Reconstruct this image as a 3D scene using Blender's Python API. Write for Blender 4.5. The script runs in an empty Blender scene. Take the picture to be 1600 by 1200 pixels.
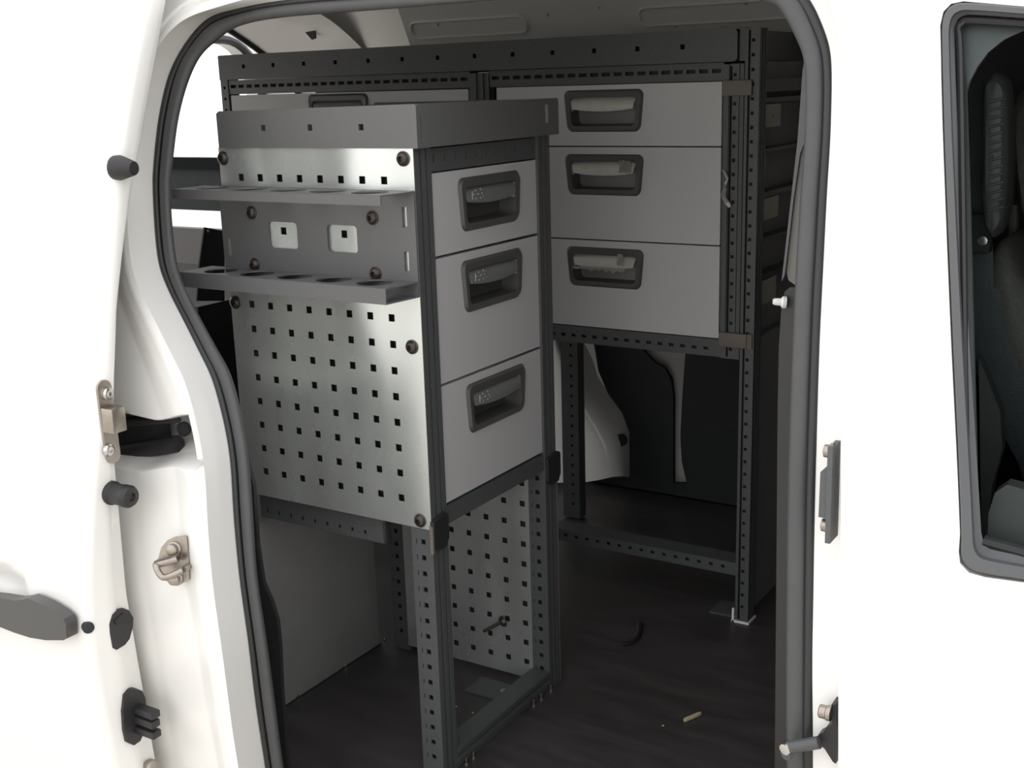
import bpy, bmesh, math, random
from mathutils import Vector, Matrix
random.seed(4)
C = bpy.context.scene
COL = C.collection
ZO = 1.455                                   # height of the scene's measuring origin above the street

# ------------------------------------------------------------------ camera
CAM = Vector((1.2779, -1.2910, 0.1236)); FPX = 1854.0949
YAW, PITCH, ROLL = 0.563744, -0.248471, -0.029727
def cam_axes():
    cy, sy = math.cos(YAW), math.sin(YAW)
    f = Vector((-sy*math.cos(PITCH), cy*math.cos(PITCH), math.sin(PITCH)))
    r = Vector((cy, sy, 0)); u = r.cross(f)
    return r*math.cos(ROLL)+u*math.sin(ROLL), -r*math.sin(ROLL)+u*math.cos(ROLL), f
CR, CU, CF = cam_axes()
cd = bpy.data.cameras.new('camera'); cam = bpy.data.objects.new('camera', cd); COL.objects.link(cam)
cd.sensor_width = 36; cd.sensor_fit = 'HORIZONTAL'; cd.lens = FPX/1600*36; cd.clip_start = .02; cd.clip_end = 200
M = Matrix((CR, CU, -CF)).transposed().to_4x4(); M.translation = CAM + Vector((0, 0, ZO)); cam.matrix_world = M
C.camera = cam

# ------------------------------------------------------------------ light
SKY = 2.0                                   # brightness of the overcast sky
wd = bpy.data.worlds.new('sky'); C.world = wd; wd.use_nodes = True
nt = wd.node_tree; nt.nodes.clear()
wo = nt.nodes.new('ShaderNodeOutputWorld'); bg = nt.nodes.new('ShaderNodeBackground')
tc = nt.nodes.new('ShaderNodeTexCoord'); sx = nt.nodes.new('ShaderNodeSeparateXYZ'); rp = nt.nodes.new('ShaderNodeValToRGB')
rp.color_ramp.elements[0].position = .0; rp.color_ramp.elements[0].color = (.95, .93, .90, 1)
rp.color_ramp.elements[1].position = .6; rp.color_ramp.elements[1].color = (.96, .97, 1.0, 1)
nt.links.new(tc.outputs['Generated'], sx.inputs[0]); nt.links.new(sx.outputs['Z'], rp.inputs[0])
mr = nt.nodes.new('ShaderNodeMapRange'); mr.inputs[1].default_value = -.2; mr.inputs[2].default_value = .9; mr.inputs[3].default_value = SKY; mr.inputs[4].default_value = SKY*.92
nt.links.new(sx.outputs['X'], mr.inputs[0]); nt.links.new(mr.outputs[0], bg.inputs[1])
nt.links.new(rp.outputs[0], bg.inputs[0]); nt.links.new(bg.outputs[0], wo.inputs[0])
vs = C.view_settings
C.display_settings.display_device = 'sRGB'
vs.view_transform = 'Standard'; vs.look = 'None'; vs.gamma = 1; vs.use_curve_mapping = False; vs.exposure = 0.0

# ------------------------------------------------------------------ materials
MATS = {}
def mat(name, col, rough=.5, metal=0, noise=0, nscale=40, rnoise=0, coat=0, bump=0, bscale=300, stretch=None, trans=0, spec=None):
    m = bpy.data.materials.new(name); m.use_nodes = True; n = m.node_tree; b = n.nodes['Principled BSDF']
    b.inputs['Base Color'].default_value = (*col, 1); b.inputs['Roughness'].default_value = rough; b.inputs['Metallic'].default_value = metal
    if coat: b.inputs['Coat Weight'].default_value = coat; b.inputs['Coat Roughness'].default_value = .08
    if trans: b.inputs['Transmission Weight'].default_value = trans
    if spec is not None: b.inputs['Specular IOR Level'].default_value = spec
    t = n.nodes.new('ShaderNodeTexCoord'); src = t.outputs['Object']
    if stretch:
        mp = n.nodes.new('ShaderNodeMapping'); mp.inputs['Scale'].default_value = stretch
        n.links.new(src, mp.inputs[0]); src = mp.outputs[0]
    nz = n.nodes.new('ShaderNodeTexNoise'); nz.inputs['Scale'].default_value = nscale; nz.inputs['Detail'].default_value = 5
    n.links.new(src, nz.inputs['Vector'])
    if noise:
        r = n.nodes.new('ShaderNodeValToRGB')
        r.color_ramp.elements[0].position = .18; r.color_ramp.elements[1].position = .82
        r.color_ramp.elements[0].color = (*[max(0, c*(1-noise)) for c in col], 1); r.color_ramp.elements[1].color = (*[min(1, c*(1+noise)) for c in col], 1)
        n.links.new(nz.outputs['Fac'], r.inputs[0]); n.links.new(r.outputs[0], b.inputs['Base Color'])
    if rnoise:
        r = n.nodes.new('ShaderNodeMapRange'); r.inputs[1].default_value = .15; r.inputs[2].default_value = .85
        r.inputs[3].default_value = max(.03, rough-rnoise); r.inputs[4].default_value = min(1, rough+rnoise)
        n.links.new(nz.outputs['Fac'], r.inputs[0]); n.links.new(r.outputs[0], b.inputs['Roughness'])
    if bump:
        n2 = n.nodes.new('ShaderNodeTexNoise'); n2.inputs['Scale'].default_value = bscale; n.links.new(src, n2.inputs['Vector'])
        bp = n.nodes.new('ShaderNodeBump'); bp.inputs['Strength'].default_value = bump; bp.inputs['Distance'].default_value = .002
        n.links.new(n2.outputs['Fac'], bp.inputs['Height']); n.links.new(bp.outputs[0], b.inputs['Normal'])
    MATS[name] = m; return m
PAINT = mat('white_paint', (.80, .79, .76), .35, coat=.4, noise=.015, nscale=3)
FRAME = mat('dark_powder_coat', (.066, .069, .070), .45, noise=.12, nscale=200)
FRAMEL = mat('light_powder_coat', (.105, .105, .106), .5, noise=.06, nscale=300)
SHADE = mat('inner_shade_black', (.008, .009, .010), .6)  # near black, puts the shade inside hollow parts into the colour
DRAWER = mat('grey_drawer', (.42, .417, .422), .45, noise=.03, nscale=60, stretch=(3, 3, 60))
def wavy(m):
    """thin sheet steel is never quite flat: slow ripples across its width"""
    n = m.node_tree; b = n.nodes['Principled BSDF']; t = n.nodes.new('ShaderNodeTexCoord'); mp = n.nodes.new('ShaderNodeMapping'); mp.inputs['Scale'].default_value = (1, 1, .12)
    z = n.nodes.new('ShaderNodeTexNoise'); z.inputs['Scale'].default_value = 9; z.inputs['Detail'].default_value = 0; bp = n.nodes.new('ShaderNodeBump'); bp.inputs['Strength'].default_value = 1; bp.inputs['Distance'].default_value = .02
    n.links.new(t.outputs['Object'], mp.inputs[0]); n.links.new(mp.outputs[0], z.inputs['Vector']); n.links.new(z.outputs['Fac'], bp.inputs['Height']); n.links.new(bp.outputs[0], b.inputs['Normal'])
GALV = mat('galvanised_steel', (.68, .71, .69), .27, .79, noise=.09, nscale=12, rnoise=.05, stretch=(1, 1, .5))
CLIP = mat('brown_clip', (.115, .10, .085), .6)
wavy(GALV)
BOLT = mat('dark_bolt', (.06, .05, .045), .35, .7)
PLASTIC = mat('handle_plastic', (.065, .064, .062), .42)
GRIP = mat('grip_plastic', (.13, .135, .13), .38)
FILM = mat('silver_film', (.50, .49, .45), .30, .25, noise=.10, nscale=50, bump=.04, bscale=60)
MARK = mat('white_print', (.50, .50, .50), .5)
PLY = mat('dark_floor_board', (.042, .038, .037), .42, noise=.35, nscale=9, rnoise=.08, stretch=(1, 4, 1))
LINER = mat('dark_liner', (.19, .187, .185), .6, noise=.12, nscale=12)
BLACK = mat('black_trim', (.018, .021, .021), .7, noise=.2, nscale=30)
SEAL = mat('seal_rubber', (.058, .059, .060), .48, noise=.08, nscale=40)
LIP = mat('seal_lip', (.016, .017, .018), .45)
RUBBER = mat('black_rubber', (.018, .017, .018), .5)
STEEL = mat('plated_steel', (.36, .32, .28), .35, .9, noise=.15, nscale=120)
CHROME = mat('bright_bolt', (.62, .60, .58), .25, 1)
TRIMG = mat('window_trim', (.085, .088, .092), .55, noise=.05, nscale=200)
TRIMB = mat('pillar_fabric', (.15, .145, .135), .7, noise=.06, nscale=90)
CABG = mat('grey_cab_plastic', (.055, .055, .054), .55, noise=.06, nscale=120)
TRIMD = mat('dark_pillar_plastic', (.026, .026, .025), .5)
SEAT = mat('seat_fabric', (.15, .14, .13), .85, noise=.2, nscale=220, bump=.4, bscale=400)
BELT = mat('belt_webbing', (.03, .034, .038), .6, bump=.3, bscale=500)
BEIGE = mat('runner_plate', (.36, .335, .28), .5, noise=.08, nscale=40)
WHITEP = mat('white_plastic', (.75, .75, .73), .4)
DTRIM3 = mat('black_belt_trim', (.007, .008, .009), .85, spec=.1)
DTRIM = mat('grey_door_trim', (.026, .029, .030), .8, spec=.2, noise=.08, nscale=60)
DTRIM2 = mat('warm_door_trim', (.060, .056, .055), .6, noise=.08, nscale=60)
GREYB = mat('grey_box', (.28, .26, .26), .6)
GROUND = mat('pavement', (.60, .56, .50), .9, noise=.06, nscale=3)
TAN = mat('tan_scrap', (.42, .34, .22), .7, noise=.2, nscale=200)
STRAP = mat('dark_red_strap', (.012, .005, .005), .6)
GLASS = bpy.data.materials.new('tinted_glass'); GLASS.use_nodes = True
_n = GLASS.node_tree; _n.nodes.clear(); _o = _n.nodes.new('ShaderNodeOutputMaterial'); _t = _n.nodes.new('ShaderNodeBsdfTransparent')
_t.inputs[0].default_value = (.90, .93, .92, 1); _n.links.new(_t.outputs[0], _o.inputs[0])

# ------------------------------------------------------------------ helpers
WL = {}
def thing(name, label, cat, loc, group=None):
    o = bpy.data.objects.new(name, None); COL.objects.link(o); o.empty_display_size = .05
    o.location = (loc[0], loc[1], loc[2]+ZO); WL[o] = Vector(loc)
    o['label'] = label; o['category'] = cat
    if group: o['group'] = group
    return o
def obj(name, bm, m, parent=None, label=None, cat=None, group=None, kind=None, smooth=40, recalc=True):
    ms = m if isinstance(m, (list, tuple)) else [m]
    if recalc: bmesh.ops.recalc_face_normals(bm, faces=bm.faces)
    vv = [v.co for v in bm.verts]
    if parent: base = WL[parent]
    else:
        base = Vector(((min(v.x for v in vv)+max(v.x for v in vv))/2, (min(v.y for v in vv)+max(v.y for v in vv))/2, min(v.z for v in vv)))
    base = base.copy()
    for v in bm.verts: v.co -= base
    me = bpy.data.meshes.new(name); bm.to_mesh(me); bm.free()
    for x in ms: me.materials.append(x)
    me.shade_smooth(); me.set_sharp_from_angle(angle=math.radians(smooth))
    o = bpy.data.objects.new(name, me); COL.objects.link(o)
    if parent: o.parent = parent; WL[o] = base
    else: o.location = (base.x, base.y, base.z+ZO); WL[o] = base
    if label: o['label'] = label
    if cat: o['category'] = cat
    if group: o['group'] = group
    if kind: o['kind'] = kind
    return o
def struct(name, bm, m, parent=None, smooth=40, recalc=True): return obj(name, bm, m, parent, kind=None if parent else 'structure', smooth=smooth, recalc=recalc)
B = bmesh.new
def box(bm, x0, x1, y0, y1, z0, z1, mi=0, bev=0):
    r = bmesh.ops.create_cube(bm, size=1)
    for v in r['verts']:
        v.co = Vector((x0+(v.co.x+.5)*(x1-x0), y0+(v.co.y+.5)*(y1-y0), z0+(v.co.z+.5)*(z1-z0)))
    fs = set(f for v in r['verts'] for f in v.link_faces)
    if bev:
        es = set(e for v in r['verts'] for e in v.link_edges)
        out = bmesh.ops.bevel(bm, geom=list(es), offset=bev, segments=2, affect='EDGES', profile=.5)
        fs = set(f for f in out['faces']) | set(f for f in fs if f.is_valid)
    for f in fs: f.material_index = mi
    return bm
def rect(u0, u1, v0, v1, r=0, n=4):
    if not r: return [(u0, v0), (u1, v0), (u1, v1), (u0, v1)]
    p = []
    for cx, cy, a in ((u1-r, v0+r, -90), (u1-r, v1-r, 0), (u0+r, v1-r, 90), (u0+r, v0+r, 180)):
        for k in range(n+1):
            t = math.radians(a+90*k/n); p.append((cx+r*math.cos(t), cy+r*math.sin(t)))
    return p
def circ(cu, cv, r, n=20, rv=None):
    rv = rv or r
    return [(cu+r*math.cos(2*math.pi*k/n), cv+rv*math.sin(2*math.pi*k/n)) for k in range(n)]
def plate(bm, loops, O, U, V, N, t, mi=0):
    """sheet with holes: outline loops in (u,v), thickness t along N"""
    O, U, V, N = Vector(O), Vector(U), Vector(V), Vector(N)
    tb = bmesh.new(); rings = []
    for lp in loops:
        vs_ = [tb.verts.new((p[0], p[1], 0)) for p in lp]; rings.append(vs_)
        for i in range(len(vs_)): tb.edges.new((vs_[i], vs_[(i+1) % len(vs_)]))
    bmesh.ops.triangle_fill(tb, use_beauty=True, use_dissolve=False, edges=tb.edges[:])
    tb.verts.index_update()
    a = [bm.verts.new(O+U*v.co.x+V*v.co.y) for v in tb.verts]
    b = [bm.verts.new(O+U*v.co.x+V*v.co.y+N*t) for v in tb.verts]
    fs = []
    for f in tb.faces:
        ix = [v.index for v in f.verts]
        fs.append(bm.faces.new([a[i] for i in ix][::-1])); fs.append(bm.faces.new([b[i] for i in ix]))
    for vs_ in rings:
        for i in range(len(vs_)):
            p, q = vs_[i].index, vs_[(i+1) % len(vs_)].index
            fs.append(bm.faces.new((a[p], a[q], b[q], b[p])))
    for f in fs: f.material_index = mi
    tb.free(); return bm
XZ = dict(U=(1, 0, 0), V=(0, 0, 1), N=(0, -1, 0))      # sheet facing the open side
YZ = dict(U=(0, 1, 0), V=(0, 0, 1), N=(1, 0, 0))       # sheet facing the front of the van
XY = dict(U=(1, 0, 0), V=(0, 1, 0), N=(0, 0, -1))
def catmull(P, n=8, closed=False):
    P = [Vector(p) for p in P]; out = []; L = len(P)
    for i in range(L if closed else L-1):
        g = (lambda k: P[k % L]) if closed else (lambda k: P[max(0, min(L-1, k))])
        a, b, c, d = g(i-1), g(i), g(i+1), g(i+2)
        for k in range(n):
            t = k/n
            out.append(.5*((2*b)+(c-a)*t+(2*a-5*b+4*c-d)*t*t+(3*b-a-3*c+d)*t**3))
    if not closed: out.append(P[-1])
    return out
def tube(bm, P, r, n=10, mi=0, up=(0, 1, 0), ry=None, cap=True):
    P = [Vector(p) for p in P]; rings = []; up = Vector(up)
    for i, p in enumerate(P):
        t = (P[min(i+1, len(P)-1)]-P[max(i-1, 0)]).normalized()
        s = t.cross(up)
        if s.length < 1e-4: s = t.cross(Vector((1, 0, .3)))
        s.normalize(); w = s.cross(t)
        rr = r(i/(len(P)-1)) if callable(r) else r
        rings.append([bm.verts.new(p+s*rr*math.cos(2*math.pi*k/n)+w*(ry or rr)*math.sin(2*math.pi*k/n)) for k in range(n)])
    for a, b in zip(rings, rings[1:]):
        for k in range(n): bm.faces.new((a[k], a[(k+1) % n], b[(k+1) % n], b[k])).material_index = mi
    if cap:
        bm.faces.new(rings[0][::-1]).material_index = mi; bm.faces.new(rings[-1]).material_index = mi
    return bm
def lathe(bm, prof, O, A, n=20, mi=0):
    """prof: (radius, height) along axis A from O"""
    O, A = Vector(O), Vector(A).normalized(); s = A.orthogonal().normalized(); w = A.cross(s); rings = []
    for r, h in prof:
        if r < 1e-6: rings.append([bm.verts.new(O+A*h)])
        else: rings.append([bm.verts.new(O+A*h+s*r*math.cos(2*math.pi*k/n)+w*r*math.sin(2*math.pi*k/n)) for k in range(n)])
    for a, b in zip(rings, rings[1:]):
        for k in range(n):
            if len(a) == 1 and len(b) == 1: continue
            if len(a) == 1: f = bm.faces.new((a[0], b[(k+1) % n], b[k]))
            elif len(b) == 1: f = bm.faces.new((a[k], a[(k+1) % n], b[0]))
            else: f = bm.faces.new((a[k], a[(k+1) % n], b[(k+1) % n], b[k]))
            f.material_index = mi
    return bm
def grid(bm, rows, mi=0, closed=False):
    R = [[bm.verts.new(p) for p in r] for r in rows]
    for a, b in zip(R, R[1:]):
        for k in range(len(a) if closed else len(a)-1):
            bm.faces.new((a[k], a[(k+1) % len(a)], b[(k+1) % len(a)], b[k])).material_index = mi
    return bm
def interp(T, x):
    T = sorted(T)
    if x <= T[0][0]: (a, b), (c, d) = T[0], T[1]
    elif x >= T[-1][0]: (a, b), (c, d) = T[-2], T[-1]
    else:
        for (a, b), (c, d) in zip(T, T[1:]):
            if a <= x <= c: break
    return b+(d-b)*(x-a)/(c-a)
def sstep(a, b, x):
    t = max(0, min(1, (x-a)/(b-a))); return t*t*(3-2*t)
def chaikin(P, it=2):
    for _ in range(it):
        Q = []
        for a, b in zip(P, P[1:]+P[:1]): Q += [a*.75+b*.25, a*.25+b*.75]
        P = Q
    return P
# a point of the place from where it is seen in the photograph, on a known plane
def ray(x, y): return CF+CR*((x-800)/FPX)-CU*((y-600)/FPX)
def on(ax, val, x, y):
    d = ray(x, y); i = 'xyz'.index(ax); return CAM+d*((val-CAM[i])/d[i])
# side profile of the van body (tumblehome): y of the outer skin against z
_G = [(-1.10, -.300), (-1.0, -.318), (-.79, -.343), (-.69, -.352), (-.59, -.355), (-.48, -.344), (-.36, -.318), (-.24, -.287), (-.12, -.261), (0, -.231), (.10, -.203), (.19, -.170), (.2435, -.147), (.35, -.095), (.5, .0)]
_G = [(p.x, p.y) for p in catmull([(a, b, 0) for a, b in _G], 6)]
def g(z): return interp(_G, z)
def skin(off, x, y):
    """where the view through (x,y) meets the body surface lying off behind the outer skin"""
    d = ray(x, y); Y = -.2
    for _ in range(30):
        p = CAM+d*((Y-CAM.y)/d.y); Y = .5*Y+.5*(g(p.z)+off)
    return CAM+d*((Y-CAM.y)/d.y)

FLOOR = -.905
D_SEAL, D_FL, D_OUT, D_CR = .135, .127, .088, .070

# ================================================================== SETTING
bm = B(); box(bm, -14, 14, -14, 16, -ZO-.1, -ZO); struct('ground', bm, GROUND)
bm = B(); box(bm, -1.4, 1.75, -.22, 1.42, FLOOR-.04, FLOOR); struct('floor', bm, PLY)
# roof skin over the load space with a cross bow
bm = B()
prof = [(.02, .26), (.06, .33), (.16, .375), (.6, .39), (1.0, .375), (1.12, .345)]
for x0, x1 in ((-1.35, 1.75),):
    grid(bm, [[(x, y, z) for x in (x0, x1)] for y, z in prof]); grid(bm, [[(x, y, z+.03) for x in (x0, x1)] for y, z in prof])
box(bm, -.06, .04, .1, 1.05, .345, .372, bev=.006)
struct('ceiling', bm, PAINT)
# far side: wall with cant rail, painted inner panel
bm = B()
prof = [(1.12, .345), (1.17, .30), (1.22, .235), (1.26, .19), (1.34, .10), (1.38, -.1), (1.40, -.5), (1.40, FLOOR-.04)]
for pr, xa in ((prof[:5], -1.04), (prof[4:], -1.3)):
    grid(bm, [[(x, y, z) for x in (xa, -.56, .5, 1.75)] for y, z in pr]); grid(bm, [[(x, y+.04, z+.02) for x in (xa, 1.75)] for y, z in pr])
struct('wall_left', bm, PAINT)
# pressed cant rail on the far side (beige in the dim light), with pierced holes and raised beads
t = thing('cant_rail', 'pressed white roof rail above the long drawer rack', 'roof rail', (0, 1.1, .22))
bm = B(); Uv = Vector((1, 0, 0)); Vv = Vector((0, -.45, .89)).normalized()
O = Vector((-.5, 1.135, .19))
holes = [circ(u, v, .004, 8) for u, v in ((.1, .085), (.40, .092), (.53, .10), (.86, .09), (.25, .03), (.7, .05))]
plate(bm, [rect(0, 1.6, 0, .19, .012)]+holes, O, Uv, Vv, Uv.cross(Vv).normalized(), .012)
obj('rail_panel', bm, PAINT, t)
for u0, u1 in ((.02, .34), (.62, .98)):
    bm = B(); P = [O+Uv*u+Vv*v+Uv.cross(Vv).normalized()*.014 for u, v in rect(u0, u1, .055, .095, .018, 5)]
    tube(bm, P+[P[0]], .0035, 6, cap=False); obj('bead', bm, PAINT, t)
# partition behind the seats
bm = B(); plate(bm, [[(-.16, FLOOR), (1.37, FLOOR), (1.37, -.1), (1.30, .1), (1.12, .33), (.20, .37), (.06, .32), (.0, .2), (-.06, .05), (-.14, -.25)]], (.965, 0, 0), (0, 1, 0), (0, 0, 1), (1, 0, 0), .025); struct('wall_front', bm, LINER)
# far cab trim and a front wall, added to keep the cab dark
bm = B(); box(bm, 1.0, 1.72, 1.28, 1.33, FLOOR, .3); struct('trim_1', bm, LINER)
bm = B(); box(bm, 1.72, 1.76, -.2, 1.4, FLOOR, .36); struct('trim_2', bm, LINER)

# black lining of the far wall: the sheet has two cut-outs where white metal shows
bm = B()
YB_ = 1.33
def P2(x, y): p = on('y', YB_, x, y); return (p.x, p.z)
xs0 = -1.25
arch = [P2(*q) for q in ((800, 760), (800, 520), (920, 500), (930, 548), (935, 580), (950, 615), (972, 645), (983, 675), (984, 745))]
strip = [P2(*q) for q in ((1004, 520), (1006, 549), (1022, 566), (1038, 575), (1048, 592), (1052, 620), (1052, 755), (1073, 755), (1065, 720), (1063, 680), (1066, 620), (1071, 550), (1072, 520))]
plate(bm, [rect(xs0, .94, FLOOR+.003, -.25), arch, strip], (0, YB_, 0), (1, 0, 0), (0, 0, 1), (0, 1, 0), .012)
struct('trim_3', bm, BLACK)
# white wheel arch of the far side bulging out of the lining
bm = B()
Lp = [on('y', 1.36, *q) for q in ((905, 520), (925, 560), (935, 590), (955, 620), (975, 650), (984, 680), (985, 720), (986, 748))]
Mid = [on('y', 1.25, *q) for q in ((872, 520), (890, 565), (905, 600), (922, 635), (940, 665), (955, 695), (962, 722), (965, 744))]
Mi2 = [on('y', 1.235, *q) for q in ((850, 520), (862, 565), (872, 600), (884, 635), (893, 665), (903, 695), (905, 722), (905, 754))]
Far = [on('y', 1.28, *q) for q in ((780, 520), (790, 565), (800, 600), (800, 635), (800, 665), (800, 695), (800, 722), (800, 752))]
sm = lambda L: catmull(L, 5)
rows = [sm(Lp), sm(Mid), sm(Mi2), sm(Far)]
cols = list(zip(*rows)); grid(bm, [catmull(c, 6) for c in cols])
wa = obj('wheel_arch', bm, PAINT, None, 'white wheel arch hump beside black lining under the long drawer rack', 'wheel arch')
bm = B(); c = on('y', 1.3, 972, 687); lathe(bm, [(0, 0), (.016, 0), (.016, .012), (0, .014)], c+Vector((0, .0, 0)), (0, -1, 0), 16)
obj('grommet', bm, BLACK, wa)

# rear end: open doorway, D pillar frame with rounded window corner
bm = B()
plate(bm, [rect(-.30, 1.42, FLOOR-.04, .40), rect(-.16, 1.365, FLOOR+.02, .26, .14, 8)], (-1.30, 0, 0), (0, 1, 0), (0, 0, 1), (1, 0, 0), .05)
wr = struct('wall_rear', bm, PAINT)
bm = B(); P = [Vector((-1.245, y, z)) for y, z in rect(-.165, 1.37, FLOOR+.015, .265, .14, 8)]
tube(bm, P+[P[0]], .012, 8, up=(1, 0, 0), cap=False)
obj('rear_door_seal', bm, LIP, wr)
# curved inner corner pillar between rear doorway and cant rail
bm = B()
rows = []
for x, dz in ((-1.03, 0), (-.97, .012), (-.90, .025), (-.82, .032), (-.74, .035)):
    rows.append([(x, 1.37-.02, -.1), (x, 1.33, .06), (x, 1.27, .14+dz), (x, 1.2, .2+dz), (x-.03, 1.1, .27+dz), (x-.10, 1.0, .345)])
edge = catmull(rows[0], 4)
grid(bm, [catmull(r, 4) for r in rows]); struct('trim_4', bm, PAINT)
bm = B(); tube(bm, [p+Vector((-.004, -.004, 0)) for p in edge], .008, 8); obj('corner_seal', bm, LIP, wr)
bm = B(); q = [on('y', 1.15, *p) for p in ((470, 30), (490, 28), (493, 60), (487, 62), (478, 52), (469, 38))]
plate(bm, [[(p.x, p.z) for p in q]], (0, 1.15, 0), (1, 0, 0), (0, 0, 1), (0, 1, 0), .004)
obj('opening_patch', bm, BLACK, None, 'small black patch standing in for a dark opening in the upper rear roof corner', 'opening')  # flat black patch, colour for the shade in a roof corner opening

# ================================================================== BODY SIDE AND DOOR OPENING
_seal_out = [(428, 1290), (415, 1200), (400, 1100), (388, 1000), (374, 900), (365, 800), (358, 700), (335, 600), (312, 550), (287, 500), (262, 450), (246, 400), (239, 300), (241, 250), (250, 175), (271, 100), (318, 34), (370, 14), (450, 0), (600, -12), (800, -22), (1000, -30), (1150, -34), (1230, -22), (1262, 0), (1287, 50), (1299, 100), (1298, 200), (1292, 300), (1287, 400), (1282, 500), (1275, 700), (1271, 900), (1269, 1100), (1269, 1200), (1270, 1290)]
_seal_in = [(465, 1290), (450, 1200), (437, 1100), (424, 1000), (409, 900), (402, 800), (394, 700), (373, 600), (348, 550), (321, 500), (296, 450), (281, 400), (273, 300), (277, 250), (287, 175), (310, 100), (340, 66), (378, 41), (450, 26), (600, 15), (800, -2), (1000, -10), (1140, -12), (1195, -4), (1220, 2), (1247, 50), (1263, 100), (1263, 200), (1256, 300), (1250, 400), (1245, 500), (1238, 700), (1235, 900), (1235, 1100), (1237, 1200), (1238, 1290)]
so_ = catmull([skin(D_FL, *q) for q in _seal_out], 12); si_ = catmull([skin(D_SEAL+.01, *q) for q in _seal_in], 12)
def smooth(L, it):
    for _ in range(it): L = [L[0]]+[(a+b*2+c)*.25 for a, b, c in zip(L, L[1:], L[2:])]+[L[-1]]
    return L
so_, si_ = smooth(so_, 14), smooth(si_, 14)
NP = len(so_)
nrm = []
for i in range(NP):
    a, b = so_[max(0, i-4)], so_[min(NP-1, i+4)]
    d = Vector((b.x-a.x, 0, b.z-a.z)).normalized(); nrm.append(Vector((-d.z, 0, d.x)))     # pointing away from the opening
for _ in range(6):
    nrm = [(nrm[max(0, i-1)]+nrm[i]+nrm[min(NP-1, i+1)]).normalized() for i in range(NP)]
# which share of the rear (sliding door side) a loop point belongs to
def rearness(i): return 1-sstep(.44, .56, i/(NP-1))
# pocket of the sliding rail in the rear jamb
pk = [skin(D_CR+.004, *q) for q in ((186, 655), (327, 650), (328, 742), (186, 757))]
PKX1 = pk[1].x; PKZ1 = pk[1].z; PKZ0 = pk[2].z
def pocket(x, z):
    """0 on the jamb, 1 on the floor of the rail pocket: crisp at the top and foot, running out softly to the right"""
    top = PKZ1-.004-.020*sstep(.03, .12, PKX1-x); bot = PKZ0-.022*sstep(.05, .16, PKX1-x)
    cx = PKX1; r = .02
    d = min(cx-x, top-z, z-bot)
    if cx-x < r and top-z < r: d = min(d, r-math.hypot(r-(cx-x), r-(top-z)))
    if cx-x < r and z-bot < r: d = min(d, r-math.hypot(r-(cx-x), r-(z-bot)))
    return sstep(-.003, .009, d)*(.26+.74*sstep(.004, .075, cx-x))*(.35+.65*sstep(-.002, .035, z-bot))
bm = B(); rows = []; WIDE = []
TR = [0, .004, .012, .02, .028, .036, .042, .047, .052, .056, .06, .064, .068, .072]+[.072+.004*k for k in range(1, 46)]
TF = [0, .002, .006, .01, .014, .018, .021, .023, .025, .0262, .027, .0275, .028, .0285]+[.0285+.0003*k for k in range(1, 46)]
for i in range(NP):
    p, n_ = so_[i], nrm[i]; rr = rearness(i); row = []
    wide = interp([(-1, .034), (-.45, .046), (-.25, .05), (-.1, .034), (.1, .022), (.3, .022)], p.z)      # width of the flange beside the seal
    WIDE.append(wide)
    for tr, tf in zip(TR, TF):
        k = wide/.05
        tt = tr*k if tr < .072 else tr-.072+.072*k
        dr = interp([(-1, D_FL), (0, D_FL), (wide*.45, D_CR+.008), (wide*.55, D_CR+.003), (wide*.8, D_CR), (wide*1.3, D_CR+.004), (wide*1.9, D_CR+.012), (.14+wide, D_OUT+.006), (1, D_OUT+.008)], tt)
        df = D_FL-(D_FL-D_OUT-.003)*sstep(.0255, .0285, tf)
        tt -= (wide*.55+.007)*min(1, tt/(wide*.55))
        t = tt*rr+tf*1.32*(1-rr); dd = dr*rr+df*(1-rr)
        q = p+n_*t
        if rr > .5 and tr > wide*.75: dd += .088*pocket(q.x, q.z)
        row.append((q.x, g(q.z)+dd, q.z))
    rows.append(row)
# short steps along the jamb where the pocket is
dense = []
for ia, (a, b) in enumerate(zip(rows, rows[1:])):
    dense.append(a)
    if PKZ0-.06 < a[0][2] < PKZ1+.06 and a[0][0] < .4:
        for s in range(1, 6):
            f_ = s/6; r2 = []
            for j, (u, v) in enumerate(zip(a, b)):
                pkt = (lambda x_, z_: pocket(x_, z_) if TR[j] > WIDE[ia]*.75 else 0)
                x = u[0]+(v[0]-u[0])*f_; z = u[2]+(v[2]-u[2])*f_
                y0 = u[1]-g(u[2])-.088*pkt(u[0], u[2]); y1 = v[1]-g(v[2])-.088*pkt(v[0], v[2])
                r2.append((x, g(z)+y0+(y1-y0)*f_+.088*pkt(x, z), z))
            dense.append(r2)
dense.append(rows[-1])
grid(bm, dense)
# inner return of the flange, so that the jamb has thickness
grid(bm, [[(p.x, g(p.z)+D_FL, p.z), (p.x-n_.x*.006, g(p.z)+D_FL+.012, p.z-n_.z*.006)] for p, n_ in zip(so_, nrm)])
struct('wall_right', bm, PAINT, recalc=True, smooth=60)
# quarter panel and inner panels behind the sliding door, sill below
bm = B()
zs = [-1.1+.05*k for k in range(33)]
grid(bm, [[(x, g(z)+D_OUT+.004, z) for x in (-1.30, -.5, -.2)] for z in zs])
grid(bm, [[(x, g(z)+D_OUT+.06, z) for x in (-1.30, -.5, -.16)] for z in zs if FLOOR-.05 < z < .3])
box(bm, -1.3, 1.0, -.24, -.20, FLOOR-.2, FLOOR-.003)
struct('trim_5', bm, PAINT)
# dark inner lining between the quarter panel and the rack
bm = B(); grid(bm, [[(x, g(z)+D_OUT+.075, z) for x in (-1.28, -.5, -.10)] for z in zs if FLOOR < z < -.15])
struct('trim_6', bm, LINER)

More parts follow.
